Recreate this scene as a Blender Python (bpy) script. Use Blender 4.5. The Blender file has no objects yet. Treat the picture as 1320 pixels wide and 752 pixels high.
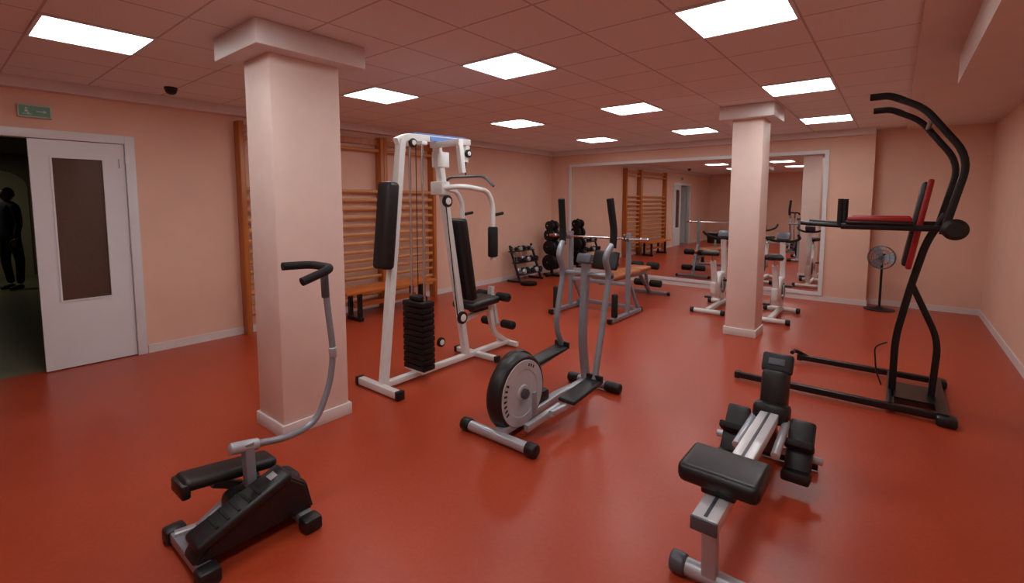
import bpy, bmesh
from math import *
from mathutils import Vector, Matrix
S=bpy.context.scene
COL=S.collection

# ---------------------------------------------------------------- materials
def srgb(r,g,b):
    def c(v):
        v/=255.
        return v/12.92 if v<=.04045 else ((v+.055)/1.055)**2.4
    return (c(r),c(g),c(b),1)
def mat(name,col,rough=.5,metal=0,var=.0,scale=20,bump=0.,spec=.5,emis=0,coat=0):
    m=bpy.data.materials.new(name);m.use_nodes=True
    nt=m.node_tree;b=nt.nodes['Principled BSDF']
    b.inputs['Base Color'].default_value=col
    b.inputs['Roughness'].default_value=rough
    b.inputs['Metallic'].default_value=metal
    b.inputs['Specular IOR Level'].default_value=spec
    if coat: b.inputs['Coat Weight'].default_value=coat
    if emis:
        b.inputs['Emission Color'].default_value=col;b.inputs['Emission Strength'].default_value=emis
    tc=nt.nodes.new('ShaderNodeTexCoord')
    n=nt.nodes.new('ShaderNodeTexNoise');n.inputs['Scale'].default_value=scale;n.inputs['Detail'].default_value=5
    nt.links.new(tc.outputs['Object'],n.inputs['Vector'])
    if var>0:
        r=nt.nodes.new('ShaderNodeMapRange');r.inputs['From Min'].default_value=.3;r.inputs['From Max'].default_value=.7
        r.inputs['To Min'].default_value=1-var;r.inputs['To Max'].default_value=1+var
        nt.links.new(n.outputs['Fac'],r.inputs['Value'])
        mx=nt.nodes.new('ShaderNodeVectorMath');mx.operation='SCALE'
        mx.inputs[0].default_value=col[:3]
        nt.links.new(r.outputs[0],mx.inputs['Scale']);nt.links.new(mx.outputs[0],b.inputs['Base Color'])
    if bump>0:
        bp=nt.nodes.new('ShaderNodeBump');bp.inputs['Strength'].default_value=bump;bp.inputs['Distance'].default_value=.003
        nt.links.new(n.outputs['Fac'],bp.inputs['Height']);nt.links.new(bp.outputs[0],b.inputs['Normal'])
    return m
M_wall=mat('peach_paint',srgb(229,190,169),.7,var=.03,scale=3,bump=.15,spec=.25)
M_col=mat('column_paint',srgb(237,214,203),.55,var=.03,scale=6,bump=.3,spec=.3)
M_plaster=mat('ceiling_plaster',srgb(222,210,202),.8,var=.03,scale=4,spec=.2)
M_trim=mat('trim_paint',srgb(222,214,211),.5,var=.03,scale=8)
M_white=mat('door_white',srgb(222,226,228),.35,var=.02,scale=4)
M_enamel=mat('white_enamel',srgb(228,230,228),.3,var=.03,scale=12)
M_black=mat('black_plastic',srgb(22,22,24),.42,var=.2,scale=30,bump=.1)
M_foam=mat('black_foam',srgb(16,16,17),.75,var=.2,scale=60,bump=.3)
M_vinyl=mat('black_vinyl',srgb(20,20,22),.38,var=.2,scale=40,bump=.2)
M_red=mat('red_vinyl',srgb(158,22,24),.4,var=.1,scale=30)
M_silver=mat('silver_paint',srgb(184,190,198),.32,metal=.4,var=.05,scale=15)
M_grey=mat('grey_frame',srgb(146,152,162),.35,metal=.3,var=.06,scale=15)
M_dgrey=mat('dark_grey_frame',srgb(88,92,100),.4,metal=.3,var=.06,scale=15)
M_bframe=mat('black_frame',srgb(24,24,26),.3,metal=.2,var=.1,scale=15)
M_chrome=mat('chrome',srgb(210,210,212),.12,metal=1,var=.02,scale=5)
M_iron=mat('cast_iron',srgb(18,18,19),.5,metal=.3,var=.2,scale=30,bump=.2)
M_disc=mat('flywheel_grey',srgb(190,194,198),.45,metal=.05,var=.05,scale=14)
M_rail=mat('rail_alu',srgb(222,225,228),.25,metal=.2,var=.03,scale=10)
M_blue=mat('pale_blue_cap',srgb(110,150,215),.4,var=.04)
def wood(name,c1,c2,axis='Y',rough=.35):
    m=bpy.data.materials.new(name);m.use_nodes=True;nt=m.node_tree;b=nt.nodes['Principled BSDF']
    tc=nt.nodes.new('ShaderNodeTexCoord');mp=nt.nodes.new('ShaderNodeMapping')
    sc={'Y':(30,1.5,30),'Z':(30,30,1.5),'X':(1.5,30,30)}[axis];mp.inputs['Scale'].default_value=sc
    n=nt.nodes.new('ShaderNodeTexNoise');n.inputs['Scale'].default_value=1.2;n.inputs['Detail'].default_value=6
    r=nt.nodes.new('ShaderNodeValToRGB');r.color_ramp.elements[0].color=c1;r.color_ramp.elements[1].color=c2
    r.color_ramp.elements[0].position=.35;r.color_ramp.elements[1].position=.65
    nt.links.new(tc.outputs['Object'],mp.inputs[0]);nt.links.new(mp.outputs[0],n.inputs['Vector']);nt.links.new(n.outputs['Fac'],r.inputs[0]);nt.links.new(r.outputs[0],b.inputs['Base Color'])
    b.inputs['Roughness'].default_value=rough
    return m
M_post=wood('wall_bar_post_wood',srgb(172,98,42),srgb(192,116,54),'Z')
M_rung=wood('wall_bar_rung_wood',srgb(188,124,68),srgb(204,142,84),'Y')
M_bench=wood('bench_wood',srgb(186,98,40),srgb(208,120,54),'Y')
M_tan=mat('tan_vinyl',srgb(176,100,52),.4,var=.08,scale=12)

def floor_mat():
    m=mat('red_vinyl_floor',srgb(180,48,26),.3);nt=m.node_tree;b=nt.nodes['Principled BSDF']
    tc=nt.nodes.new('ShaderNodeTexCoord')
    n1=nt.nodes.new('ShaderNodeTexNoise');n1.inputs['Scale'].default_value=1.3;n1.inputs['Detail'].default_value=8;n1.inputs['Roughness'].default_value=.6
    n2=nt.nodes.new('ShaderNodeTexNoise');n2.inputs['Scale'].default_value=45;n2.inputs['Detail'].default_value=4
    r=nt.nodes.new('ShaderNodeValToRGB');r.color_ramp.elements[0].color=srgb(160,58,33);r.color_ramp.elements[1].color=srgb(183,74,44)
    r.color_ramp.elements[0].position=.3;r.color_ramp.elements[1].position=.7
    ad=nt.nodes.new('ShaderNodeMix');ad.data_type='FLOAT';ad.inputs[0].default_value=.35
    nt.links.new(tc.outputs['Object'],n1.inputs['Vector']);nt.links.new(tc.outputs['Object'],n2.inputs['Vector'])
    nt.links.new(n1.outputs['Fac'],ad.inputs[2]);nt.links.new(n2.outputs['Fac'],ad.inputs[3]);nt.links.new(ad.outputs[0],r.inputs[0]);nt.links.new(r.outputs[0],b.inputs['Base Color'])
    rr=nt.nodes.new('ShaderNodeMapRange');rr.inputs['To Min'].default_value=.22;rr.inputs['To Max'].default_value=.42
    nt.links.new(n1.outputs['Fac'],rr.inputs['Value']);nt.links.new(rr.outputs[0],b.inputs['Roughness'])
    b.inputs['Specular IOR Level'].default_value=.4
    return m
M_floor=floor_mat()
TILE=.57;GX=-4.49;GY=.51
def ceil_mat():
    m=mat('ceiling_tiles',srgb(214,186,172),.85,spec=.1);nt=m.node_tree;b=nt.nodes['Principled BSDF']
    tc=nt.nodes.new('ShaderNodeTexCoord');sp=nt.nodes.new('ShaderNodeSeparateXYZ');nt.links.new(tc.outputs['Object'],sp.inputs[0])
    def line(out,off):
        a=nt.nodes.new('ShaderNodeMath');a.operation='SUBTRACT';a.inputs[1].default_value=off-TILE*40;nt.links.new(out,a.inputs[0])
        d=nt.nodes.new('ShaderNodeMath');d.operation='DIVIDE';d.inputs[1].default_value=TILE;nt.links.new(a.outputs[0],d.inputs[0])
        f=nt.nodes.new('ShaderNodeMath');f.operation='FRACT';nt.links.new(d.outputs[0],f.inputs[0])
        s=nt.nodes.new('ShaderNodeMath');s.operation='SUBTRACT';s.inputs[1].default_value=.5;nt.links.new(f.outputs[0],s.inputs[0])
        ab=nt.nodes.new('ShaderNodeMath');ab.operation='ABSOLUTE';nt.links.new(s.outputs[0],ab.inputs[0])
        return ab
    x=line(sp.outputs['X'],GX);y=line(sp.outputs['Y'],GY)
    mx=nt.nodes.new('ShaderNodeMath');mx.operation='MAXIMUM';nt.links.new(x.outputs[0],mx.inputs[0]);nt.links.new(y.outputs[0],mx.inputs[1])
    gt=nt.nodes.new('ShaderNodeMath');gt.operation='GREATER_THAN';gt.inputs[1].default_value=.488;nt.links.new(mx.outputs[0],gt.inputs[0])
    n=nt.nodes.new('ShaderNodeTexNoise');n.inputs['Scale'].default_value=90;nt.links.new(tc.outputs['Object'],n.inputs['Vector'])
    r=nt.nodes.new('ShaderNodeValToRGB');r.color_ramp.elements[0].color=srgb(224,226,226);r.color_ramp.elements[1].color=srgb(242,244,244)
    nt.links.new(n.outputs['Fac'],r.inputs[0])
    mi=nt.nodes.new('ShaderNodeMix');mi.data_type='RGBA';nt.links.new(gt.outputs[0],mi.inputs[0]);nt.links.new(r.outputs[0],mi.inputs[6]);mi.inputs[7].default_value=srgb(194,188,184)
    nt.links.new(mi.outputs[2],b.inputs['Base Color'])
    return m
M_ceil=ceil_mat()
M_light=mat('light_diffuser',(.98,1,1,1),.5,emis=12.8)
M_mirror=mat('mirror_glass',(.86,.84,.82,1),.01,metal=1)
M_dglass=mat('door_glass_brown',srgb(84,66,56),.12,var=.06,scale=40,spec=.6)
M_cfloor=mat('corridor_floor',srgb(120,118,92),.35,var=.1,scale=3)
M_cwall=mat('corridor_wall',srgb(120,112,96),.8,var=.05,scale=3)
M_green=mat('sign_green',srgb(84,140,108),.4,emis=0)
M_signw=mat('sign_pale',srgb(190,205,190),.4)

# ---------------------------------------------------------------- geometry helpers
def link(ob,parent=None):
    COL.objects.link(ob)
    if parent: ob.parent=parent
    return ob
def empty(name,loc=(0,0,0)):
    e=bpy.data.objects.new(name,None);e.empty_display_size=.1;COL.objects.link(e);return e
def finish(me,m,ang=35):
    me.materials.append(m)
    for p in me.polygons:p.use_smooth=True
    try: me.set_sharp_from_angle(angle=radians(ang))
    except Exception: pass
def from_bm(bm,name,m,parent,ang=35):
    bmesh.ops.recalc_face_normals(bm,faces=bm.faces)
    me=bpy.data.meshes.new(name);bm.to_mesh(me);bm.free();finish(me,m,ang)
    return link(bpy.data.objects.new(name,me),parent)
def addbox(bm,c,s,rot=None,bev=0,seg=2):
    b2=bmesh.new();bmesh.ops.create_cube(b2,size=1)
    for v in b2.verts: v.co=Vector((v.co.x*s[0],v.co.y*s[1],v.co.z*s[2]))
    if bev: bmesh.ops.bevel(b2,geom=b2.edges[:],offset=bev,segments=seg,affect='EDGES',profile=.5)
    R=rot.to_4x4() if rot else Matrix()
    b2.transform(Matrix.Translation(c)@R)
    me=bpy.data.meshes.new('t');b2.to_mesh(me);b2.free();bm.from_mesh(me);bpy.data.meshes.remove(me)
def box(name,c,s,m,parent=None,rot=None,bev=0,seg=2,ang=35):
    bm=bmesh.new();addbox(bm,Vector(c),s,rot,bev,seg);return from_bm(bm,name,m,parent,ang)
def boxes(name,L,m,parent=None,bev=0):
    bm=bmesh.new()
    for lo,hi in L:
        lo,hi=Vector(lo),Vector(hi);addbox(bm,(lo+hi)/2,hi-lo,None,bev)
    return from_bm(bm,name,m,parent)
def RX(a):return Matrix.Rotation(radians(a),3,'X')
def RY(a):return Matrix.Rotation(radians(a),3,'Y')
def RZ(a):return Matrix.Rotation(radians(a),3,'Z')
def fillet(P,r,n=6):
    P=[Vector(p) for p in P]
    if r<=0 or len(P)<3:return P
    out=[P[0]]
    for i in range(1,len(P)-1):
        a,b,c=P[i-1],P[i],P[i+1];u=(a-b);v=(c-b);d=min(r,u.length*.45,v.length*.45)
        s=b+u.normalized()*d;e=b+v.normalized()*d
        for k in range(n+1):
            t=k/n;out.append(s*(1-t)**2+b*2*t*(1-t)+e*t*t)
    out.append(P[-1]);return out
def sweep(bm,P,prof,ref=None,cap=True,scales=None):
    P=[Vector(p) for p in P];n=len(P)
    T=[]
    for i in range(n):
        t=(P[min(i+1,n-1)]-P[max(i-1,0)]);T.append(t.normalized())
    if ref is None:
        best=None
        for ax in (Vector((1,0,0)),Vector((0,1,0)),Vector((0,0,1))):
            s=max(abs(t.dot(ax)) for t in T)
            if best is None or s<best[0]:best=(s,ax)
        ref=best[1]
    ref=Vector(ref);rings=[]
    for i in range(n):
        s=(ref-T[i]*ref.dot(T[i])).normalized();u=T[i].cross(s)
        k=scales[i] if scales else 1
        rings.append([bm.verts.new(P[i]+s*a*k+u*b*k) for a,b in prof])
    m=len(prof)
    for i in range(n-1):
        for j in range(m):
            bm.faces.new((rings[i][j],rings[i][(j+1)%m],rings[i+1][(j+1)%m],rings[i+1][j]))
    if cap: bm.faces.new(rings[0][::-1]);bm.faces.new(rings[-1])
def circ(r,n=16):return [(r*cos(2*pi*i/n),r*sin(2*pi*i/n)) for i in range(n)]
def rect(w,h,b=.006):
    w/=2;h/=2;o=[]
    for sx,sy,a0 in((1,1,0),(-1,1,90),(-1,-1,180),(1,-1,270)):
        for k in range(3):
            a=radians(a0+45*k);o.append((sx*(w-b)+b*cos(a),sy*(h-b)+b*sin(a)))
    return o
def tube(name,P,r,m,parent=None,fil=0,n=16):
    bm=bmesh.new();sweep(bm,fillet(P,fil),circ(r,n));return from_bm(bm,name,m,parent)
def beam(name,P,w,h,m,parent=None,ref=None,fil=0,b=.006):
    bm=bmesh.new();sweep(bm,fillet(P,fil),rect(w,h,b),ref);return from_bm(bm,name,m,parent)
def lathe(name,prof,o,axis,m,parent=None,n=40,ang=35):
    o=Vector(o);a=Vector(axis).normalized();q=a.to_track_quat('Z','Y').to_matrix()
    bm=bmesh.new();rings=[]
    for r,h in prof:
        if r<=1e-6: rings.append([bm.verts.new(o+q@Vector((0,0,h)))])
        else: rings.append([bm.verts.new(o+q@Vector((r*cos(2*pi*i/n),r*sin(2*pi*i/n),h))) for i in range(n)])
    for A,B in zip(rings,rings[1:]):
        for i in range(n):
            j=(i+1)%n
            if len(A)==1 and len(B)==1:continue
            if len(A)==1:bm.faces.new((A[0],B[i],B[j]))
            elif len(B)==1:bm.faces.new((A[i],A[j],B[0]))
            else:bm.faces.new((A[i],A[j],B[j],B[i]))
    if len(rings[0])>1:bm.faces.new(rings[0][::-1])
    if len(rings[-1])>1:bm.faces.new(rings[-1])
    return from_bm(bm,name,m,parent,ang)
def roller(name,a,b,r,m,parent=None,e=.3):
    a=Vector(a);b=Vector(b);L=(b-a).length;c=min(r*e,L*.3)
    return lathe(name,[(0,0),(r-c,0),(r-c*.3,c*.3),(r,c),(r,L-c),(r-c*.3,L-c*.3),(r-c,L),(0,L)],a,b-a,m,parent,24,50)
def pad(name,c,s,m,parent=None,rot=None,b=.03):
    return box(name,c,s,m,parent,rot,min(b,min(s)*.45),4,60)

H=2.69;XL=-6.085;XR=.993;YB=9.0;YR=9.24;YN=-2.6;JX=-.29
# ---------------------------------------------------------------- room
boxes('floor',[((XL-.12,YN-.15,-.1),(XR+.15,YR+.15,0))],M_floor)
boxes('ceiling',[((XL-.12,YN-.15,H),(XR+.15,YR+.15,H+.1))],M_ceil)
boxes('wall_left',[((XL-.12,YN-.15,0),(XL,-.32,H)),((XL-.12,1.42,0),(XL,YR+.15,H)),((XL-.12,-.32,2.25),(XL,1.42,H))],M_wall)
boxes('wall_back',[((XL,YB,0),(JX,YR+.15,H)),((JX,YR,0),(XR+.15,YR+.15,H))],M_wall)
boxes('wall_right',[((XR,YN-.15,0),(XR+.15,YR,H))],M_wall)
boxes('wall_rear',[((XL,YN-.15,0),(XR,YN,H))],M_wall)
bh=.085;bt=.014
boxes('baseboard_left',[((XL,1.43,0),(XL+bt,YB,bh)),((XL,YN,0),(XL+bt,-.33,bh))],M_trim)
boxes('baseboard_back',[((XL+bt,YB-bt,0),(JX+bt,YB,bh)),((JX,YB,0),(JX+bt,YR,bh)),((JX+bt,YR-bt,0),(XR-bt,YR,bh))],M_trim)
boxes('baseboard_right',[((XR-bt,YN,0),(XR,YR,bh))],M_trim)
boxes('baseboard_rear',[((XL+bt,YN,0),(XR-bt,YN+bt,bh))],M_trim)
boxes('trim_ceiling_left',[((XL,YN,2.59),(XL+.10,YB,H))],M_trim)
boxes('trim_ceiling_back',[((XL+.1,YB-.10,2.59),(JX,YB,H))],M_trim)
boxes('trim_plaster_border',[((.06,YN,H-.03),(XR,YR,H))],M_plaster)
boxes('trim_duct_casing',[((.30,YN,2.45),(XR,4.8,H-.03))],M_plaster)
def column(name,x0,x1,y0,y1,ov,ct):
    e=empty(name)
    boxes('shaft',[((x0,y0,0),(x1,y1,H-.001))],M_col,e,.012)
    t=.016
    boxes('plinth',[((x0-t,y0-t,0),(x1+t,y1+t,.09))],M_trim,e,.004)
    boxes('capital',[((x0-ov,y0-ov,H-ct),(x1+ov,y1+ov,H-.001))],M_trim,e,.004)
column('structural_column',-3.51,-3.14,1.45,1.94,.13,.15)
column('structural_column',-1.545,-1.215,6.04,6.42,.12,.15)

# lights
for gx in (-4.49,-2.78,-1.07):
    for gy in (-1.77,.51,2.79,5.07,7.35):
        if gy<0 and gx<-2: continue
        e=empty('ceiling_light_panel')
        f=.018;x0,y0,x1,y1=gx,gy,gx+TILE,gy+TILE
        boxes('frame',[((x0,y0,H-.012),(x1,y0+f,H)),((x0,y1-f,H-.012),(x1,y1,H)),((x0,y0+f,H-.012),(x0+f,y1-f,H)),((x1-f,y0+f,H-.012),(x1,y1-f,H))],M_white,e)
        boxes('diffuser',[((x0+f,y0+f,H-.008),(x1-f,y1-f,H-.001))],M_light,e)
# mirror
e=empty('wall_mirror')
mx0,mx1,mz0,mz1=-5.62,-.86,.09,2.40;fw=.055
boxes('glass',[((mx0+fw,YB-.018,mz0+fw),(mx1-fw,YB-.004,mz1-fw))],M_mirror,e)
boxes('frame',[((mx0,YB-.03,mz0),(mx1,YB,mz0+fw)),((mx0,YB-.03,mz1-fw),(mx1,YB,mz1)),((mx0,YB-.03,mz0+fw),(mx0+fw,YB,mz1-fw)),((mx1-fw,YB-.03,mz0+fw),(mx1,YB,mz1-fw))],M_white,e)

# doors
e=empty('door_1')
boxes('frame',[((XL-.12,1.34,0),(XL+.02,1.42,2.25)),((XL-.12,-.32,0),(XL+.02,-.25,2.25)),((XL-.12,-.25,2.17),(XL+.02,1.34,2.25))],M_white,e,.003)
gy0,gy1,gz0,gz1=.80,1.16,.66,2.0
boxes('leaf',[((XL-.045,.65,.01),(XL-.005,gy0,2.165)),((XL-.045,gy1,.01),(XL-.005,1.335,2.165)),((XL-.045,gy0,.01),(XL-.005,gy1,gz0)),((XL-.045,gy0,gz1),(XL-.005,gy1,2.165))],M_white,e)
boxes('glass',[((XL-.032,gy0,gz0),(XL-.018,gy1,gz1))],M_dglass,e)
b=.014
boxes('glass_bead',[((XL-.006,gy0-b,gz0-b),(XL+.003,gy0,gz1+b)),((XL-.006,gy1,gz0-b),(XL+.003,gy1+b,gz1+b)),((XL-.006,gy0,gz0-b),(XL+.003,gy1,gz0)),((XL-.006,gy0,gz1),(XL+.003,gy1,gz1+b))],M_white,e)
for i,z in enumerate((.2,1.1,2.0)): roller(f'hinge_{i+1}',(XL+.006,1.338,z-.04),(XL+.006,1.338,z+.04),.008,M_silver,e)
roller('bolt',(XL+.004,1.29,1.93),(XL+.004,1.29,2.02),.006,M_silver,e)
e=empty('door_2')
boxes('leaf',[((XL-.97,-.29,.01),(XL-.13,-.25,2.165))],M_white,e)

# corridor
boxes('floor_corridor',[((-14.6,-1.5,-.1),(XL-.12,2.3,-.001))],M_cfloor)
boxes('ceiling_corridor',[((-14.6,-1.5,2.6),(XL-.12,2.3,2.7))],M_cwall)
boxes('wall_corridor',[((-14.6,-1.6,0),(XL-.12,-1.5,2.6)),((-14.6,2.3,0),(XL-.12,2.4,2.6)),((-14.7,-1.6,0),(-14.6,2.4,2.6))],M_cwall)
# flat arch panel at corridor end, a lighter cream than the walls
bm=bmesh.new();pts=[(1.0+.5*cos(radians(a)),1.9+.35*sin(radians(a))) for a in range(0,181,15)]+[(.5,0),(1.5,0)]
vs=[bm.verts.new((-14.58,y,z)) for y,z in pts];bm.faces.new(vs)
M_arch=mat('arch_panel_cream',srgb(170,158,130),.8,var=.05)
from_bm(bm,'trim_corridor_arch',M_arch,None)
l=bpy.data.lights.new('corridor_fill','AREA');l.size=.4;l.energy=6;l.color=(1,.93,.75)  # added fill light that lifts the corridor floor slightly, no fixture there
lo=link(bpy.data.objects.new('corridor_fill',l));lo.location=(-13.0,.2,2.55)

# exit sign
e=empty('exit_sign')
boxes('housing',[((XL,.60,2.345),(XL+.045,.82,2.455))],M_signw,e,.004)
boxes('face',[((XL+.0455,.61,2.355),(XL+.047,.81,2.445))],M_green,e)
boxes('pictogram',[((XL+.0475,.63,2.37),(XL+.049,.69,2.375)),((XL+.0475,.645,2.39),(XL+.049,.665,2.41)),((XL+.0475,.65,2.415),(XL+.049,.662,2.43)),((XL+.0475,.66,2.375),(XL+.049,.675,2.39)),
 ((XL+.0475,.72,2.396),(XL+.049,.77,2.404)),((XL+.0475,.765,2.388),(XL+.049,.775,2.412)),((XL+.0475,.775,2.394),(XL+.049,.785,2.406))],M_signw,e)
# ceiling sensor
e=empty('dome_security_camera')
lathe('base',[(0,0),(.055,0),(.055,.02),(0,.02)],(-5.5,1.60,H-.02),(0,0,1),M_black,e)
lathe('dome',[(0,0),(.02,.003),(.038,.014),(.048,.032),(.05,.05),(0,.05)],(-5.5,1.60,H-.07),(0,0,1),M_black,e)

# ---------------------------------------------------------------- wall bars
def wallbars(y0,y1,zs):
    e=empty('wall_bars')
    for i,y in enumerate((y0,y1)):
        boxes(f'post_{i+1}',[((XL,y-.028,0),(XL+.14,y+.028,2.53))],M_post,e,.004)
    for i,z in enumerate(zs):
        bm=bmesh.new();sweep(bm,[(XL+.085,y0,z),(XL+.085,y1,z)],[(a*.75,b*1.3) for a,b in circ(.02,12)],(1,0,0));from_bm(bm,f'rung_{i+1}',M_rung,e)
    boxes('top_rail',[((XL+.03,y0,2.42),(XL+.06,y1,2.50))],M_post,e)
zs=[.24+.125*i for i in range(13)]+[2.34]
wallbars(2.40,4.34,zs)
wallbars(4.40,5.36,zs)

# wooden bench
e=empty('wooden_gym_bench')
boxes('seat',[((-5.80,3.35,.385),(-5.40,4.9,.425))],M_bench,e,.006)
for i,y in enumerate((3.6,4.65)):
    boxes(f'leg_{i+1}',[((-5.76,y-.03,0),(-5.45,y+.03,.05)),((-5.74,y-.025,.05),(-5.69,y+.025,.385)),((-5.52,y-.025,.05),(-5.47,y+.025,.385))],M_bframe,e)
boxes('stretcher',[((-5.65,3.6,.16),(-5.61,4.65,.22))],M_bench,e)

# ---------------------------------------------------------------- elliptical
def elliptical():
    e=empty('elliptical_trainer');cx=-1.97;cz=.28;fy=2.53
    tube('rear_stabilizer',[(-2.25,2.31,.045),(-1.72,2.31,.045)],.036,M_silver,e)
    roller('rear_cap_l',(-2.30,2.31,.045),(-2.22,2.31,.045),.045,M_black,e);roller('rear_cap_r',(-1.74,2.31,.045),(-1.66,2.31,.045),.045,M_black,e)
    tube('front_stabilizer',[(-2.16,3.55,.045),(-1.76,3.55,.045)],.034,M_grey,e)
    roller('front_cap_l',(-2.20,3.55,.045),(-2.10,3.55,.045),.044,M_black,e);roller('front_cap_r',(-1.84,3.55,.045),(-1.70,3.55,.045),.044,M_black,e)
    lathe('flywheel_housing',[(0,0),(.22,0),(.252,.012),(.266,.03),(.27,.06),(.266,.09),(.258,.115),(.245,.125),(0,.125)],(-2.065,fy,cz),(1,0,0),M_black,e,64)
    lathe('flywheel_back_cover',[(0,0),(.21,0),(.245,.02),(.255,.05),(.245,.08),(0,.08)],(-2.13,fy+.09,cz),(1,0,0),M_black,e,64)
    lathe('flywheel_disc',[(0,0),(.222,0),(.230,.004),(.228,.008),(.165,.008),(.16,.004),(.06,.004),(.055,.012),(0,.012)],(-1.942,fy,cz),(1,0,0),M_disc,e,56)
    lathe('crank_hub',[(0,0),(.035,0),(.035,.03),(.02,.035),(0,.035)],(-1.935,fy,cz),(1,0,0),M_dgrey,e,24)
    bm=bmesh.new()
    for a in [150,160,170,180,190,200,210]:
        A=radians(a);addbox(bm,Vector((-1.9325,fy+.197*cos(A),cz+.197*sin(A))),(.002,.028,.014),Matrix.Rotation(A,3,'X'))
    for a in (55,63,71): 
        A=radians(a);addbox(bm,Vector((-1.9325,fy+.197*cos(A),cz+.197*sin(A))),(.002,.02,.012),Matrix.Rotation(A,3,'X'))
    from_bm(bm,'disc_mark',M_black,e)
    boxes('belly_shroud',[((-2.04,2.60,.06),(-1.96,2.90,.20))],M_black,e,.03)
    beam('main_rail',[(cx,2.31,.07),(cx,3.0,.10),(cx,3.55,.075)],.065,.055,M_silver,e,(1,0,0))
    beam('side_rail',[(cx+.12,2.45,.085),(cx+.16,2.80,.13)],.04,.05,M_silver,e,(1,0,0))
    beam('mast',[(cx,3.45,.08),(cx,3.38,.45),(cx,3.42,1.10)],.06,.055,M_grey,e,(1,0,0),.1)
    box('console',(cx,3.40,1.13),(.13,.05,.08),M_dgrey,e,RX(-25),.012)
    roller('pivot',(cx-.24,3.42,1.0),(cx+.24,3.42,1.0),.022,M_grey,e)
    for s,nm,zp in ((-1,'left',.28),(1,'right',.14)):
        x=cx+s*.215
        tube(f'swing_arm_{nm}',[(x,3.20 if s>0 else 3.42,zp+.06),(x,3.30,.55),(x,3.42,1.02),(x,3.33,1.16),(x+s*.02,3.44,1.27)],.025,M_grey,e,.16)
        tube(f'handle_{nm}',[(x+s*.02,3.43,1.23),(x+s*.025,3.44,1.36),(x+s*.01,3.39,1.62)],.029,M_foam,e,.08)
        lathe(f'arm_joint_{nm}',[(0,0),(.035,0),(.035,.05),(0,.05)],(x-.025,3.42,1.0),(1,0,0),M_grey,e,24)
        y0,y1=(2.78,3.22) if s>0 else (2.95,3.42)
        beam(f'pedal_arm_{nm}',[(x,2.60,zp+.02),(x,y0+.1,zp),(x,y1+.02,zp+.05)],.035,.04,M_silver,e,(1,0,0))
        pad(f'pedal_{nm}',(x,(y0+y1)/2,zp+.055),(.14,.42,.035),M_black,e,RX(4))
        boxes(f'pedal_lip_{nm}',[((x-.07,y1-.03,zp+.06),(x+.07,y1,zp+.12))],M_black,e,.008)
        box(f'crank_{nm}',(cx+s*.13,fy,cz+(-.05 if s>0 else .05)),(.02,.04,.17),M_grey,e,None,.006)
elliptical()

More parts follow.
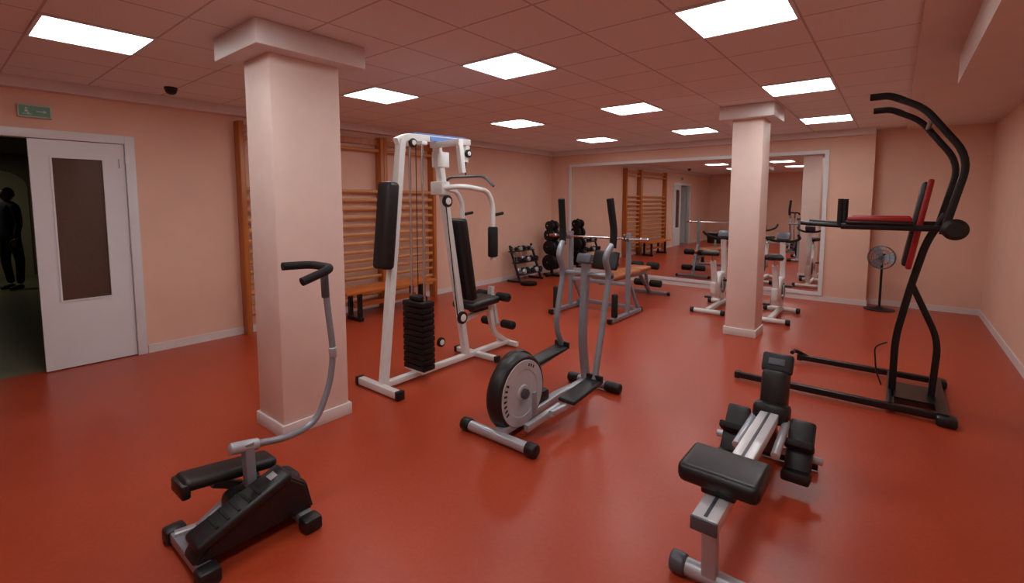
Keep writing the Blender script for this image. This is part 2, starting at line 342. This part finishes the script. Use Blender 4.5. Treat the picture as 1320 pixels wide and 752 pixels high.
# ---------------------------------------------------------------- multi gym
def gym():
    e=empty('multi_station_home_gym');cx=-3.3;W=M_enamel;X=(1,0,0)
    beam('rear_foot',[(cx-.27,2.33,.04),(cx+.25,2.33,.04)],.06,.06,W,e,(0,1,0))
    for s in(-1,1): box('foot_cap',(cx-.01+s*.275,2.33,.04),(.04,.075,.075),M_black,e,None,.008)
    beam('base_rail',[(cx,2.33,.05),(cx,4.02,.05)],.06,.05,W,e,X)
    beam('middle_foot',[(cx-.25,3.50,.04),(cx+.28,3.50,.04)],.055,.05,W,e,(0,1,0))
    for s in(-1,1): box('mid_cap',(cx+.015+s*.28,3.50,.04),(.04,.065,.06),M_black,e,None,.008)
    beam('front_foot',[(cx-.14,4.02,.035),(cx+.14,4.02,.035)],.05,.05,W,e,(0,1,0))
    beam('rear_upright',[(cx,2.37,.05),(cx,2.60,2.12)],.075,.06,W,e,X)
    beam('front_mast',[(cx,3.36,.06),(cx,3.00,2.14)],.07,.06,W,e,X)
    beam('top_beam',[(cx,2.55,2.10),(cx,2.66,2.15),(cx,3.42,2.17)],.06,.06,W,e,X,.05)
    beam('lat_post',[(cx,3.40,2.19),(cx,3.37,1.98)],.05,.05,W,e,X)
    beam('top_beam_cap',[(cx,2.72,2.187),(cx,3.36,2.203)],.062,.012,M_blue,e,X)
    beam('top_beam_side',[(cx+.033,2.90,2.155),(cx+.033,3.30,2.166)],.006,.04,M_blue,e,X,0,.002)
    beam('top_crossbar',[(cx-.05,2.99,2.11),(cx+.32,2.99,2.11)],.05,.05,W,e,(0,1,0))
    beam('side_post',[(cx+.30,2.99,2.14),(cx+.30,3.03,1.85)],.05,.05,W,e,X)
    for i,(y,z,dx,k) in enumerate([(2.70,2.10,.0,.7),(3.38,2.06,.0,.7),(3.04,1.60,.06,1),(3.22,.48,.06,1.1),(2.95,.30,.05,.8)]):
        lathe(f'pulley_{i+1}',[(r*k if r else 0,h) for r,h in [(0,0),(.028,0),(.03,.003),(.055,.004),(.055,.010),(.045,.012),(.045,.018),(.055,.020),(.055,.026),(.03,.027),(.028,.03),(0,.03)]],(cx+dx+.02,y,z),(1,0,0),M_black,e,28)
        lathe(f'pulley_hub_{i+1}',[(0,0),(.033*k,0),(.03*k,.006),(0,.006)],(cx+dx+.05,y,z),(1,0,0),W,e,20)
    wy=2.76
    for i in range(12):
        box(f'weight_plate_{i+1}',(cx,wy,.115+i*.052),(.28 if i%2 else .272,.14,.047),M_iron,e,None,.008)
    box('stack_head',(cx,wy,.735),(.16,.10,.05),M_iron,e,None,.02)
    boxes('stack_base',[((cx-.13,wy-.06,.075),(cx+.13,wy+.06,.09))],W,e)
    for s in(-1,1): tube(f'guide_rod_{s+2}',[(cx+s*.085,wy,.08),(cx+s*.085,wy,2.10)],.012,M_chrome,e)
    box('rod_bracket',(cx,wy,2.10),(.24,.06,.03),W,e,None,.005)
    tube('stack_cable',[(cx,wy,.75),(cx,wy,2.09)],.004,M_iron,e,0,8)
    for s in(-1,1):box('frame_bracket',(cx+s*.036,3.05,1.98),(.012,.14,.14),W,e,None,.004)
    pad('rear_pad',(cx+.04,2.40,1.40),(.17,.12,.72),M_vinyl,e,RX(-6),.035)
    box('rear_pad_bracket',(cx,2.49,1.5),(.04,.1,.05),W,e)
    pad('backrest',(cx+.0,3.30,1.03),(.27,.08,.82),M_vinyl,e,RX(10),.03)
    pad('seat',(cx,3.52,.575),(.30,.42,.075),M_vinyl,e,RX(3),.03)
    beam('seat_post',[(cx,3.32,.42),(cx,3.74,.50)],.05,.05,W,e,X)
    beam('seat_support',[(cx,3.55,.54),(cx,3.55,.48)],.10,.20,M_bframe,e,X)
    beam('leg_post',[(cx,3.75,.70),(cx,3.72,.45),(cx,3.78,.20),(cx,3.98,.06)],.055,.05,W,e,X,.08)
    beam('leg_lever',[(cx,3.76,.62),(cx,3.84,.27)],.045,.04,W,e,X)
    for i,(y,z) in enumerate([(3.78,.60),(3.86,.29)]):
        tube(f'roller_axle_{i}',[(cx-.22,y,z),(cx+.22,y,z)],.011,M_chrome,e)
        for s in(-1,1): roller(f'leg_roller_{i}_{s+1}',(cx+s*.06,y,z),(cx+s*.22,y,z),.045,M_foam,e)
    ax=.21;ay=3.54
    for s in(-1,1):
        tube(f'press_arm_{s+1}',[(cx+s*.06,3.02,1.72),(cx+s*.17,3.16,1.74),(cx+s*ax,ay-.08,1.70),(cx+s*ax,ay,1.58),(cx+s*ax,ay,1.02)],.024,W,e,.1)
        roller(f'arm_pad_{s+1}',(cx+s*ax,ay,1.05),(cx+s*ax,ay,1.35),.05,M_foam,e)
        tube(f'arm_grip_{s+1}',[(cx+s*ax,ay-.01,1.46),(cx+s*ax,ay+.15,1.48)],.016,M_foam,e)
    box('arm_hub',(cx,3.04,1.72),(.16,.10,.12),W,e,None,.01)
    tube('lat_bar',[(cx-.36,3.38,1.74),(cx-.24,3.38,1.84),(cx+.24,3.38,1.84),(cx+.36,3.38,1.74)],.013,M_dgrey,e,.08)
    tube('lat_cable',[(cx,3.38,1.84),(cx,3.38,2.02)],.006,M_iron,e,0,8)
    tube('arm_cable',[(cx+.05,3.20,.5),(cx+.05,3.06,1.6)],.005,M_iron,e,0,8)
gym()

# ---------------------------------------------------------------- power tower
def tower():
    e=empty('power_tower');B=M_bframe;Y=(0,1,0);cy=4.9
    beam('base_rail_near',[(-1.02,4.52,.05),(.34,4.52,.05)],.05,.05,B,e,Y)
    beam('base_rail_far',[(-.66,5.42,.05),(.34,5.42,.05)],.05,.05,B,e,Y)
    tube('base_hook',[(-.60,5.42,.06),(-.66,5.42,.09),(-.72,5.38,.12),(-.72,5.28,.12)],.018,B,e,.04)
    for n,p in (('a',(-1.03,4.52,.05)),('b',(-.67,5.42,.05))): box('end_cap_'+n,p,(.05,.062,.062),M_black,e,None,.01)
    beam('base_cross_1',[(.34,4.50,.05),(.34,5.44,.05)],.07,.06,B,e,(1,0,0))
    beam('base_cross_2',[(.04,4.52,.05),(.04,5.42,.05)],.05,.05,B,e,(1,0,0))
    for y in (4.5,5.42): box('corner_foot',(.36,y,.035),(.12,.12,.07),M_black,e,None,.02)
    boxes('base_plate',[((.05,4.7,.06),(.33,5.1,.075))],B,e)
    beam('front_post',[(.05,cy,.06),(.05,cy,.50),(.12,cy,.92),(.20,cy,1.30),(.30,cy,1.50)],.06,.05,B,e,Y,.12)
    beam('rear_strut',[(.29,cy,.06),(.31,cy,.52),(.13,cy,.94)],.055,.045,B,e,Y,.12)
    ya,yb=4.60,5.30
    beam('yoke',[(.30,ya,1.42),(.30,yb,1.42)],.055,.055,B,e,(1,0,0))
    for i,y in enumerate((ya,yb)):
        beam(f'top_tube_{i}',[(.27,y,1.36),(.38,y,1.90),(.12,y,2.27),(-.02,y,2.35)],.05,.045,B,e,Y,.14)
        tube(f'top_grip_{i}',[(-.0,y,2.34),(-.08,y,2.385),(-.20,y,2.385)],.026,M_foam,e,.05)
        yy=4.65 if i==0 else 5.15
        beam(f'arm_{i}',[(.32,yy,1.40),(-.34,yy,1.40)],.045,.045,B,e,Y)
        tube(f'arm_grip_bar_{i}',[(-.30,yy,1.40),(-.48,yy,1.41),(-.62,yy,1.42)],.017,B,e)
        pad(f'armrest_base_{i}',(-.10,yy,1.435),(.42,.11,.03),M_vinyl,e,None,.012)
        pad(f'armrest_{i}',(-.10,yy,1.46),(.40,.10,.035),M_red,e,None,.015)
        tube(f'hand_grip_{i}',[(-.35,yy,1.40),(-.35,yy,1.62)],.02,M_foam,e)
    tube('pull_bar',[(.17,ya,2.20),(.17,yb,2.20)],.018,B,e)
    a=degrees(atan2(.10,.68))
    pad('back_pad',(.12,cy,1.42),(.045,.25,.66),M_vinyl,e,RY(a),.02)
    pad('back_pad_piping',(.145,cy,1.42),(.04,.285,.70),M_red,e,RY(a),.015)
    box('pad_bracket',(.20,cy,1.42),(.12,.05,.05),B,e)
    lathe('adjust_knob',[(0,0),(.05,0),(.075,.02),(.075,.05),(.05,.06),(0,.06)],(.33,4.53,1.40),(0,1,0),M_black,e,28)
    tube('dip_strap',[(.0,4.9,.45),(-.08,4.9,.40),(-.06,4.9,.2),(-.02,4.88,.09)],.006,B,e,.05,8)
tower()

# ---------------------------------------------------------------- rower
def rower():
    e=empty('rowing_machine');cx=-.52
    tube('rear_foot',[(cx-.13,1.96,.045),(cx+.17,1.96,.045)],.036,M_silver,e)
    for s,x in ((-1,cx-.13),(1,cx+.17)): roller('rear_foot_cap',(x-.035,1.96,.045),(x+.035,1.96,.045),.045,M_dgrey,e)
    beam('rear_post',[(cx,1.95,.05),(cx,1.93,.32)],.06,.045,M_silver,e,(1,0,0))
    beam('rail',[(cx,1.84,.335),(cx,3.26,.325)],.10,.055,M_rail,e,(1,0,0))
    beam('rail_groove',[(cx,1.86,.363),(cx,3.15,.3535)],.014,.004,M_dgrey,e,(1,0,0),0,.001)
    box('rail_end_cap',(cx,1.84,.335),(.104,.015,.058),M_dgrey,e,None,.006)
    box('seat_carriage',(cx,2.10,.375),(.14,.16,.04),M_black,e,None,.01)
    bm=bmesh.new()
    addbox(bm,Vector((cx,2.12,.425)),(.33,.27,.075),None,.034,4)
    for v in bm.verts:
        u=(v.co.x-cx)/.165
        if v.co.z>.425: v.co.z+=.018*abs(u)**2-.012*(1-abs(u))
        if v.co.y>2.12: v.co.y-=.03*(1-abs(u))
    from_bm(bm,'seat',M_vinyl,e,70)
    beam('front_post',[(cx,3.10,.30),(cx,3.22,.06)],.07,.05,M_dgrey,e,(1,0,0))
    tube('front_foot',[(cx-.24,3.24,.045),(cx+.24,3.24,.045)],.036,M_black,e)
    box('resistance_unit',(cx,3.22,.42),(.14,.17,.30),M_black,e,RX(-12),.03)
    box('unit_shoulder',(cx,3.15,.33),(.19,.16,.12),M_black,e,RX(-12),.03)
    box('console',(cx,3.27,.60),(.17,.05,.12),M_black,e,RX(-30),.015)
    box('console_screen',(cx,3.238,.618),(.09,.004,.04),M_dgrey,e,RX(-30),.001)
    for s in(-1,1):
        box(f'footplate_{s+1}',(cx+s*.17,3.02,.21),(.13,.045,.32),M_black,e,RX(-38),.018)
        box(f'heel_cup_{s+1}',(cx+s*.17,2.92,.10),(.14,.12,.06),M_black,e,RX(-10),.015)
        box(f'foot_strap_{s+1}',(cx+s*.17,2.97,.25),(.145,.09,.04),M_foam,e,RX(-38),.01)
        roller(f'foot_pivot_{s+1}',(cx+s*.05,3.04,.16),(cx+s*.28,3.04,.16),.02,M_silver,e)
        roller(f'piston_{s+1}',(cx+s*.085,3.12,.30),(cx+s*.095,2.72,.27),.022,M_silver,e)
rower()

# ---------------------------------------------------------------- stepper
def stepper():
    e=empty('mini_stepper_with_handle');cx=-2.38
    beam('front_bar',[(cx-.16,.66,.04),(cx+.18,.66,.04)],.06,.05,M_grey,e,(0,1,0))
    beam('rear_bar',[(cx-.20,1.10,.04),(cx+.20,1.10,.04)],.06,.05,M_grey,e,(0,1,0))
    for n,x,y in(('a',cx-.20,.66),('b',cx+.21,.66),('c',cx-.24,1.10),('d',cx+.23,1.10)):
        box('foot_'+n,(x,y,.035),(.08,.09,.07),M_black,e,None,.015)
    beam('centre_rail',[(cx,.66,.05),(cx,1.12,.05)],.06,.05,M_grey,e,(1,0,0))
    beam('side_rail',[(cx-.13,.64,.06),(cx-.05,1.0,.06)],.045,.04,M_silver,e,(1,0,0))
    beam('post',[(cx,.93,.05),(cx,.92,.44)],.055,.045,M_grey,e,(1,0,0))
    tube('pole',[(cx,.86,.435),(cx,1.12,.385),(cx,1.27,.41),(cx,1.36,.60),(cx,1.385,.78),(cx,1.36,1.0),(cx,1.345,1.22)],.017,M_grey,e,.12)
    roller('pole_sleeve',(cx,.84,.437),(cx,.97,.414),.028,M_silver,e)
    roller('pole_collar',(cx,1.384,.74),(cx,1.38,.80),.022,M_silver,e)
    roller('pole_top',(cx,1.35,1.08),(cx,1.345,1.24),.021,M_dgrey,e)
    tube('handlebar',[(cx-.14,1.19,1.255),(cx-.13,1.345,1.25),(cx+.09,1.345,1.25),(cx+.10,1.17,1.20)],.022,M_foam,e,.06)
    bm=bmesh.new()
    prof=[(.62,.06),(.66,.12),(.80,.18),(.95,.25),(1.05,.27),(1.13,.20),(1.16,.06)]
    n=len(prof)
    xs=[cx+.02,cx+.04,cx+.15,cx+.17];sc=[.94,1,1,.94];rings=[]
    for x,k in zip(xs,sc): rings.append([bm.verts.new((x,.9+(y-.9)*k,.16+(z-.16)*k)) for y,z in prof])
    for a,b in zip(rings,rings[1:]):
        for i in range(n):bm.faces.new((a[i],a[(i+1)%n],b[(i+1)%n],b[i]))
    bm.faces.new(rings[0]);bm.faces.new(rings[-1])
    bmesh.ops.bevel(bm,geom=bm.edges[:],offset=.008,segments=2,affect='EDGES')
    from_bm(bm,'housing_right',M_black,e,30)
    box('housing_centre',(cx,.98,.14),(.16,.34,.16),M_black,e,None,.04,3)
    pad('pedal_left',(cx-.11,.87,.285),(.15,.42,.055),M_black,e,RX(-8),.025)
    box('pedal_left_heel',(cx-.11,.67,.29),(.15,.04,.07),M_black,e,None,.012)
    beam('pedal_lever_left',[(cx-.10,1.08,.10),(cx-.11,.80,.25)],.04,.04,M_dgrey,e,(1,0,0))
    pad('pedal_right',(cx+.11,.84,.205),(.15,.44,.05),M_black,e,RX(20),.02)
    bm=bmesh.new()
    for k in range(5): addbox(bm,Vector((cx+.11,.72+.045*k,.19+.0163*k)),(.11,.012,.006),RX(20))
    from_bm(bm,'pedal_right_ribs',M_foam,e)
    box('pedal_right_mark',(cx+.11,.98,.2835),(.05,.035,.003),M_silver,e,RX(20))
    roller('cylinder_left',(cx-.08,.72,.08),(cx-.10,1.0,.22),.022,M_silver,e)
stepper()

# ---------------------------------------------------------------- weight bench
def wbench():
    e=empty('weight_bench_press');G=M_grey;cx=-3.27;Y=(0,1,0);X=(1,0,0)
    for s,x,nm in((-1,-3.74,'left'),(1,-2.82,'right')):
        beam('foot_'+nm,[(x,5.55,.04),(x,6.45,.04)],.06,.055,G,e,X)
        box('foot_cap_f_'+nm,(x,5.53,.04),(.065,.05,.065),M_black,e,None,.01)
        box('foot_cap_r_'+nm,(x,6.47,.04),(.065,.05,.065),M_black,e,None,.01)
        roller('plate_peg_'+nm,(x,5.66,.07),(x,5.66,.38),.042,M_foam,e)
        beam('upright_'+nm,[(x,6.05,.05),(x,6.05,1.16)],.06,.055,G,e,X)
        beam('brace_'+nm,[(x,6.05,.55),(x,6.40,.06)],.04,.04,G,e,X)
        tube('bar_hook_'+nm,[(x,6.03,1.065),(x,5.925,1.065),(x,5.90,1.15)],.013,M_dgrey,e,.02)
    beam('cross_low',[(-3.74,6.25,.10),(-2.82,6.25,.10)],.05,.05,G,e,Y)
    beam('cross_mid',[(-3.74,6.07,.45),(-2.82,6.07,.45)],.05,.05,G,e,Y)
    beam('spine',[(cx,6.1,.42),(cx,7.70,.40)],.06,.05,G,e,X)
    beam('front_leg',[(cx,7.45,.40),(cx,7.85,.05)],.05,.05,G,e,X)
    beam('front_foot',[(cx-.3,7.87,.035),(cx+.33,7.87,.035)],.05,.05,G,e,Y)
    for s in(-1,1):box('front_cap',(cx+.015+s*.33,7.87,.035),(.05,.06,.06),M_black,e,None,.01)
    pad('bench_pad',(cx,6.62,.49),(.34,1.0,.07),M_tan,e)
    pad('seat_pad',(cx,7.35,.50),(.34,.38,.07),M_tan,e)
    pad('preacher_pad',(cx,6.25,.74),(.40,.07,.28),M_vinyl,e,RX(-20))
    beam('preacher_post',[(cx,6.3,.44),(cx,6.28,.70)],.04,.04,G,e,X)
    beam('leg_lever',[(cx,7.68,.45),(cx,7.78,.15)],.045,.045,G,e,X)
    for i,(y,z) in enumerate([(7.66,.52),(7.80,.20)]):
        for s in(-1,1): roller(f'roller_{i}_{s+1}',(cx+s*.04,y,z),(cx+s*.24,y,z),.06,M_foam,e)
    e2=empty('barbell');by,bz=5.968,1.0925
    tube('bar',[(-4.02,by,bz),(-2.50,by,bz)],.0135,M_chrome,e2)
    for x in(-4.0,-2.56): roller('sleeve',(x-.06,by,bz),(x+.06,by,bz),.024,M_chrome,e2)
wbench()

# ---------------------------------------------------------------- dumbbell rack + plate tree
def rack():
    e=empty('dumbbell_rack')
    x0,x1,y0,y1=-5.98,-5.62,7.30,8.0
    for i,y in enumerate((y0,y1)):
        beam(f'leg_{i}',[(x1,y,0.02),(x0,y,.02)],.04,.04,M_bframe,e,(0,1,0))
        beam(f'upright_{i}',[(x1-.05,y,.02),(x0+.05,y,.72)],.04,.04,M_bframe,e,(0,1,0))
    for k,(x,z) in enumerate([(-5.70,.16),(-5.80,.38),(-5.90,.60)]):
        beam(f'shelf_{k}',[(x,y0,z),(x,y1,z)],.14,.02,M_bframe,e,(1,0,0))
        for j in range(5):
            y=y0+.08+j*.135;r=.055-.006*k
            roller(f'handle_{k}_{j}',(x-.06,y,z+r+.012),(x+.08,y,z+r+.012),.013,M_chrome,e)
            for sx in(-.09,.05):
                lathe(f'head_{k}_{j}',[(0,0),(r*.8,0),(r,.012),(r,.04),(r*.8,.052),(0,.052)],(x+sx,y,z+r+.012),(1,0,0),M_iron if (j+k)%3 else M_silver,e,6)
    e=empty('weight_plate_tree');cx,cy=-5.70,8.45
    boxes('base',[((cx-.2,cy-.03,0),(cx+.2,cy+.03,.05)),((cx-.03,cy-.2,0),(cx+.03,cy+.2,.05))],M_bframe,e,.006)
    beam('mast',[(cx,cy,.04),(cx,cy,1.20)],.05,.05,M_bframe,e,(1,0,0))
    for k,(z,r) in enumerate([(.30,.17),(.62,.15),(.88,.13),(1.08,.10)]):
        for s in(-1,1):
            tube(f'peg_{k}_{s+1}',[(cx,cy,z),(cx,cy+s*.18,z+.01)],.013,M_chrome,e)
            for q in range(3):
                lathe(f'plate_{k}_{s+1}_{q}',[(.016,0),(r*.9,0),(r,.006),(r,.02),(r*.9,.026),(.016,.026)],(cx,cy+s*(.05+.032*q)-.013,z),(0,1,0),M_iron,e,32)
    e=empty('floor_weight_plates')
    for k in range(2):
        lathe(f'plate_{k}',[(.02,0),(.15,0),(.16,.006),(.16,.022),(.15,.028),(.02,.028)],(-5.42,7.25,.028*k),(0,0,1),M_iron,e,36)
rack()

# ---------------------------------------------------------------- bikes
def bike(cx,cy,f):
    e=empty('exercise_bike');W=M_enamel;X=(1,0,0)
    def P(x,y,z):return (cx+x,cy+f*y,z)
    for i,y in enumerate((-.42,.42)):
        tube(f'foot_{i}',[P(-.2,y,.04),P(.2,y,.04)],.032,W,e)
        for s in(-1,1): roller(f'cap_{i}_{s+1}',P(s*.18,y,.04),P(s*.235,y,.04),.039,M_black,e)
    beam('base_rail',[P(0,-.42,.06),P(0,.42,.06)],.06,.05,W,e,X)
    lathe('drive_housing',[(0,0),(.19,0),(.205,.015),(.205,.075),(.19,.09),(0,.09)],P(-.045,.18,.34),(1,0,0),W,e,36)
    box('drive_guard',P(0,-.02,.34),(.08,.34,.17),W,e,None,.025)
    lathe('guard_ring',[(0,0),(.12,0),(.12,.006),(0,.006)],P(.046,.18,.34),(1,0,0),M_dgrey,e,32)
    beam('seat_tube',[P(0,-.02,.2),P(0,-.22,.74)],.07,.06,W,e,X)
    tube('seat_post',[P(0,-.2,.66),P(0,-.25,.82)],.016,M_chrome,e)
    bm=bmesh.new()
    addbox(bm,Vector((0,0,0)),(.26,.28,.07),None,.03,3)
    for v in bm.verts:
        t=(v.co.y+.14)/.28;v.co.x*=1-.68*t
        v.co=Vector((cx+v.co.x,cy+f*(v.co.y-.24),v.co.z+.86))
    from_bm(bm,'saddle',M_vinyl,e,70)
    beam('front_tube',[P(0,.30,.1),P(0,.36,.60),P(0,.28,1.02)],.07,.06,W,e,X,.1)
    tube('handlebar',[P(-.22,.02,1.14),P(-.22,.20,1.08),P(-.10,.30,1.03),P(.10,.30,1.03),P(.22,.20,1.08),P(.22,.02,1.14)],.018,M_foam,e,.08)
    box('console',P(0,.30,1.10),(.16,.06,.11),M_dgrey,e,RX(-35*f),.015)
    for s in(-1,1):
        box(f'crank_{s+1}',P(s*.075,.05,.30+s*.07),(.016,.03,.17),M_silver,e,None,.004)
        box(f'pedal_{s+1}',P(s*.13,.05,.30+s*.14),(.09,.09,.025),M_black,e,None,.006)
    roller('crank_axle',P(-.08,.05,.30),P(.08,.05,.30),.018,M_silver,e)
bike(-2.02,7.36,1)
bike(-1.22,7.34,1)

# ---------------------------------------------------------------- pedestal fan
def fan():
    e=empty('pedestal_fan');cx,cy,z=-.12,8.83,.78
    lathe('base',[(0,0),(.19,0),(.19,.012),(.06,.03),(.03,.05),(0,.05)],(cx,cy,0),(0,0,1),M_black,e)
    tube('pole',[(cx,cy,.03),(cx,cy,.72)],.016,M_bframe,e)
    d=Vector((-.25,-1,0)).normalized();sd=Vector((0,0,1)).cross(d)
    c=Vector((cx,cy,z))+d*.04
    roller('motor',c-d*.03,c-d*.13,.05,M_bframe,e)
    roller('hub',c+d*.005,c+d*.04,.028,M_dgrey,e)
    bm=bmesh.new()
    for R,o in((.17,0),(.165,.025),(.165,-.025),(.11,.045),(.055,.05),(.11,-.04)):
        n=28
        pts=[c+d*o+sd*R*cos(2*pi*i/n)+Vector((0,0,R*sin(2*pi*i/n))) for i in range(n+1)]
        sweep(bm,pts,circ(.003 if R<.16 else .005,6),d,False)
    for i in range(20):
        a=2*pi*i/20;u=sd*cos(a)+Vector((0,0,sin(a)))
        for q in(1,-1):
            sweep(bm,[c+d*q*.052+u*.02,c+d*q*.045+u*.11,c+d*q*.02+u*.167],circ(.0018,5),d.cross(u),False)
    from_bm(bm,'grille',M_dgrey,e)
    bm=bmesh.new()
    for k in range(3):
        a=2*pi*k/3
        A=[];
        for r,w in((.02,.03),(.08,.06),(.14,.06),(.155,.03)):
            u=sd*cos(a)+Vector((0,0,sin(a)));t=-sd*sin(a)+Vector((0,0,cos(a)))
            A.append((bm.verts.new(c+u*r-t*w+d*.018),bm.verts.new(c+u*r+t*w-d*.012)))
        for p,q in zip(A,A[1:]):bm.faces.new((p[0],p[1],q[1],q[0]))
    from_bm(bm,'blades',M_grey,e)
fan()

# ---------------------------------------------------------------- person in corridor
def person(px,py,ang):
    e=empty('standing_person')
    skin=mat('skin',srgb(150,110,90),.6,var=.05)
    cl=bpy.data.materials.new('dark_jacket_and_trousers');cl.use_nodes=True;nt=cl.node_tree;b=nt.nodes['Principled BSDF'];b.inputs['Roughness'].default_value=.85
    tc=nt.nodes.new('ShaderNodeTexCoord');sp=nt.nodes.new('ShaderNodeSeparateXYZ');r=nt.nodes.new('ShaderNodeValToRGB')
    nt.links.new(tc.outputs['Object'],sp.inputs[0]);mm=nt.nodes.new('ShaderNodeMath');mm.operation='MULTIPLY';mm.inputs[1].default_value=.5
    nt.links.new(sp.outputs['Z'],mm.inputs[0]);nt.links.new(mm.outputs[0],r.inputs[0]);nt.links.new(r.outputs[0],b.inputs['Base Color'])
    r.color_ramp.interpolation='CONSTANT';r.color_ramp.elements[0].color=srgb(30,32,38);r.color_ramp.elements[1].position=.46;r.color_ramp.elements[1].color=srgb(28,30,54)
    def skinned(name,V,E,R,m,root=0):
        me=bpy.data.meshes.new(name);me.from_pydata(V,E,[]);ob=link(bpy.data.objects.new(name,me),e)
        ob.modifiers.new('skin','SKIN');s=ob.modifiers.new('sub','SUBSURF');s.levels=2;s.render_levels=2
        for i,rr in enumerate(R):
            sv=me.skin_vertices[0].data[i];sv.radius=rr if isinstance(rr,tuple) else (rr,rr);sv.use_root=(i==root)
        me.materials.append(m);ob.modifiers['skin'].use_smooth_shade=True
        return ob
    V=[(0,0,.98),(0,0,1.15),(0,0,1.36),(0,0,1.50),(0,0,1.58),
       (-.10,0,.93),(-.11,-.03,.52),(-.11,.03,.10),
       (.10,0,.93),(.12,.05,.52),(.13,.02,.10),
       (-.19,0,1.46),(-.24,.01,1.18),(-.25,-.06,.94),
       (.19,0,1.46),(.24,.01,1.18),(.25,-.06,.94)]
    E=[(0,1),(1,2),(2,3),(3,4),(0,5),(5,6),(6,7),(0,8),(8,9),(9,10),(3,11),(11,12),(12,13),(3,14),(14,15),(15,16)]
    R=[(.15,.12),(.15,.12),(.17,.13),(.11,.09),.055,.10,.07,.055,.10,.07,.055,.075,.055,.045,.075,.055,.045]
    skinned('body',V,E,R,cl)
    for s in(-1,1):
        fx=-.11 if s<0 else .13;fy=.03 if s<0 else .02
        skinned(f'shoe_{s+1}',[(fx,fy+.05,.055),(fx,fy-.06,.05),(fx,fy-.17,.035)],[(0,1),(1,2)],[.05,.045,.033],M_black)
        hx=s*.25
        VV=[(hx,-.07,.92),(hx,-.085,.85)];EE=[(0,1)];RR=[.026,(.02,.035)]
        skinned(f'palm_{s+1}',VV,EE,RR,skin)
        for k in range(4):
            L=[.065,.075,.07,.055][k];y=-.115+.02*k
            skinned(f'finger_{s+1}_{k}',[(hx,y,.85),(hx-s*.004,y,.85-L*.5),(hx-s*.016,y,.85-L)],[(0,1),(1,2)],[.0095,.009,.007],skin)
        skinned(f'thumb_{s+1}',[(hx,-.10,.90),(hx-s*.01,-.135,.87),(hx-s*.015,-.14,.83)],[(0,1),(1,2)],[.011,.010,.008],skin)
    bm=bmesh.new();bmesh.ops.create_uvsphere(bm,u_segments=24,v_segments=16,radius=1)
    for v in bm.verts:
        c=v.co.copy();k=1-.22*max(0,-c.z)
        v.co=Vector((c.x*.078*k,c.y*.098*(1-.1*max(0,-c.z)),c.z*.122+1.685))
        if c.y<-.6 and abs(c.x)<.2 and -.35<c.z<.05: v.co.y-=.02
    from_bm(bm,'head',skin,e,80)
    hair=mat('dark_hair',srgb(24,18,16),.8)
    bm=bmesh.new();bmesh.ops.create_uvsphere(bm,u_segments=24,v_segments=16,radius=1)
    for v in list(bm.verts):
        c=v.co.copy();v.co=Vector((c.x*.086,c.y*.104+.008,c.z*.122+1.695))
        if c.y<-.35 and c.z<.45: v.co.y+=.05
        if c.z<-.45: v.co.z+=.03
    from_bm(bm,'hair',hair,e,80)
    for s in(-1,1):
        roller(f'eye_{s+1}',(s*.03,-.088,1.69),(s*.03,-.094,1.69),.010,M_black,e)
        box(f'ear_{s+1}',(s*.08,.0,1.68),(.015,.03,.055),skin,e,None,.006)
    box('mouth',(0,-.089,1.63),(.04,.006,.008),mat('lips',srgb(120,60,55),.6),e,None,.002)
    e.location=(px,py,0);e.rotation_euler=(0,0,radians(ang));e.scale=(1,1,1.02)
person(-12.4,1.0,25)

# ---------------------------------------------------------------- world, camera, view
w=bpy.data.worlds.new('room_world');S.world=w;w.use_nodes=True
w.node_tree.nodes['Background'].inputs[0].default_value=(.02,.018,.016,1)
cd=bpy.data.cameras.new('camera');cd.sensor_width=36;cd.lens=16.754;cd.shift_y=-.0482;cd.clip_start=.02
co=link(bpy.data.objects.new('camera',cd));co.location=(0,0,1.6);co.rotation_euler=(pi/2-.0858,0,.6775)
S.camera=co
S.view_settings.view_transform='Standard';S.view_settings.look='None'
S.view_settings.exposure=0
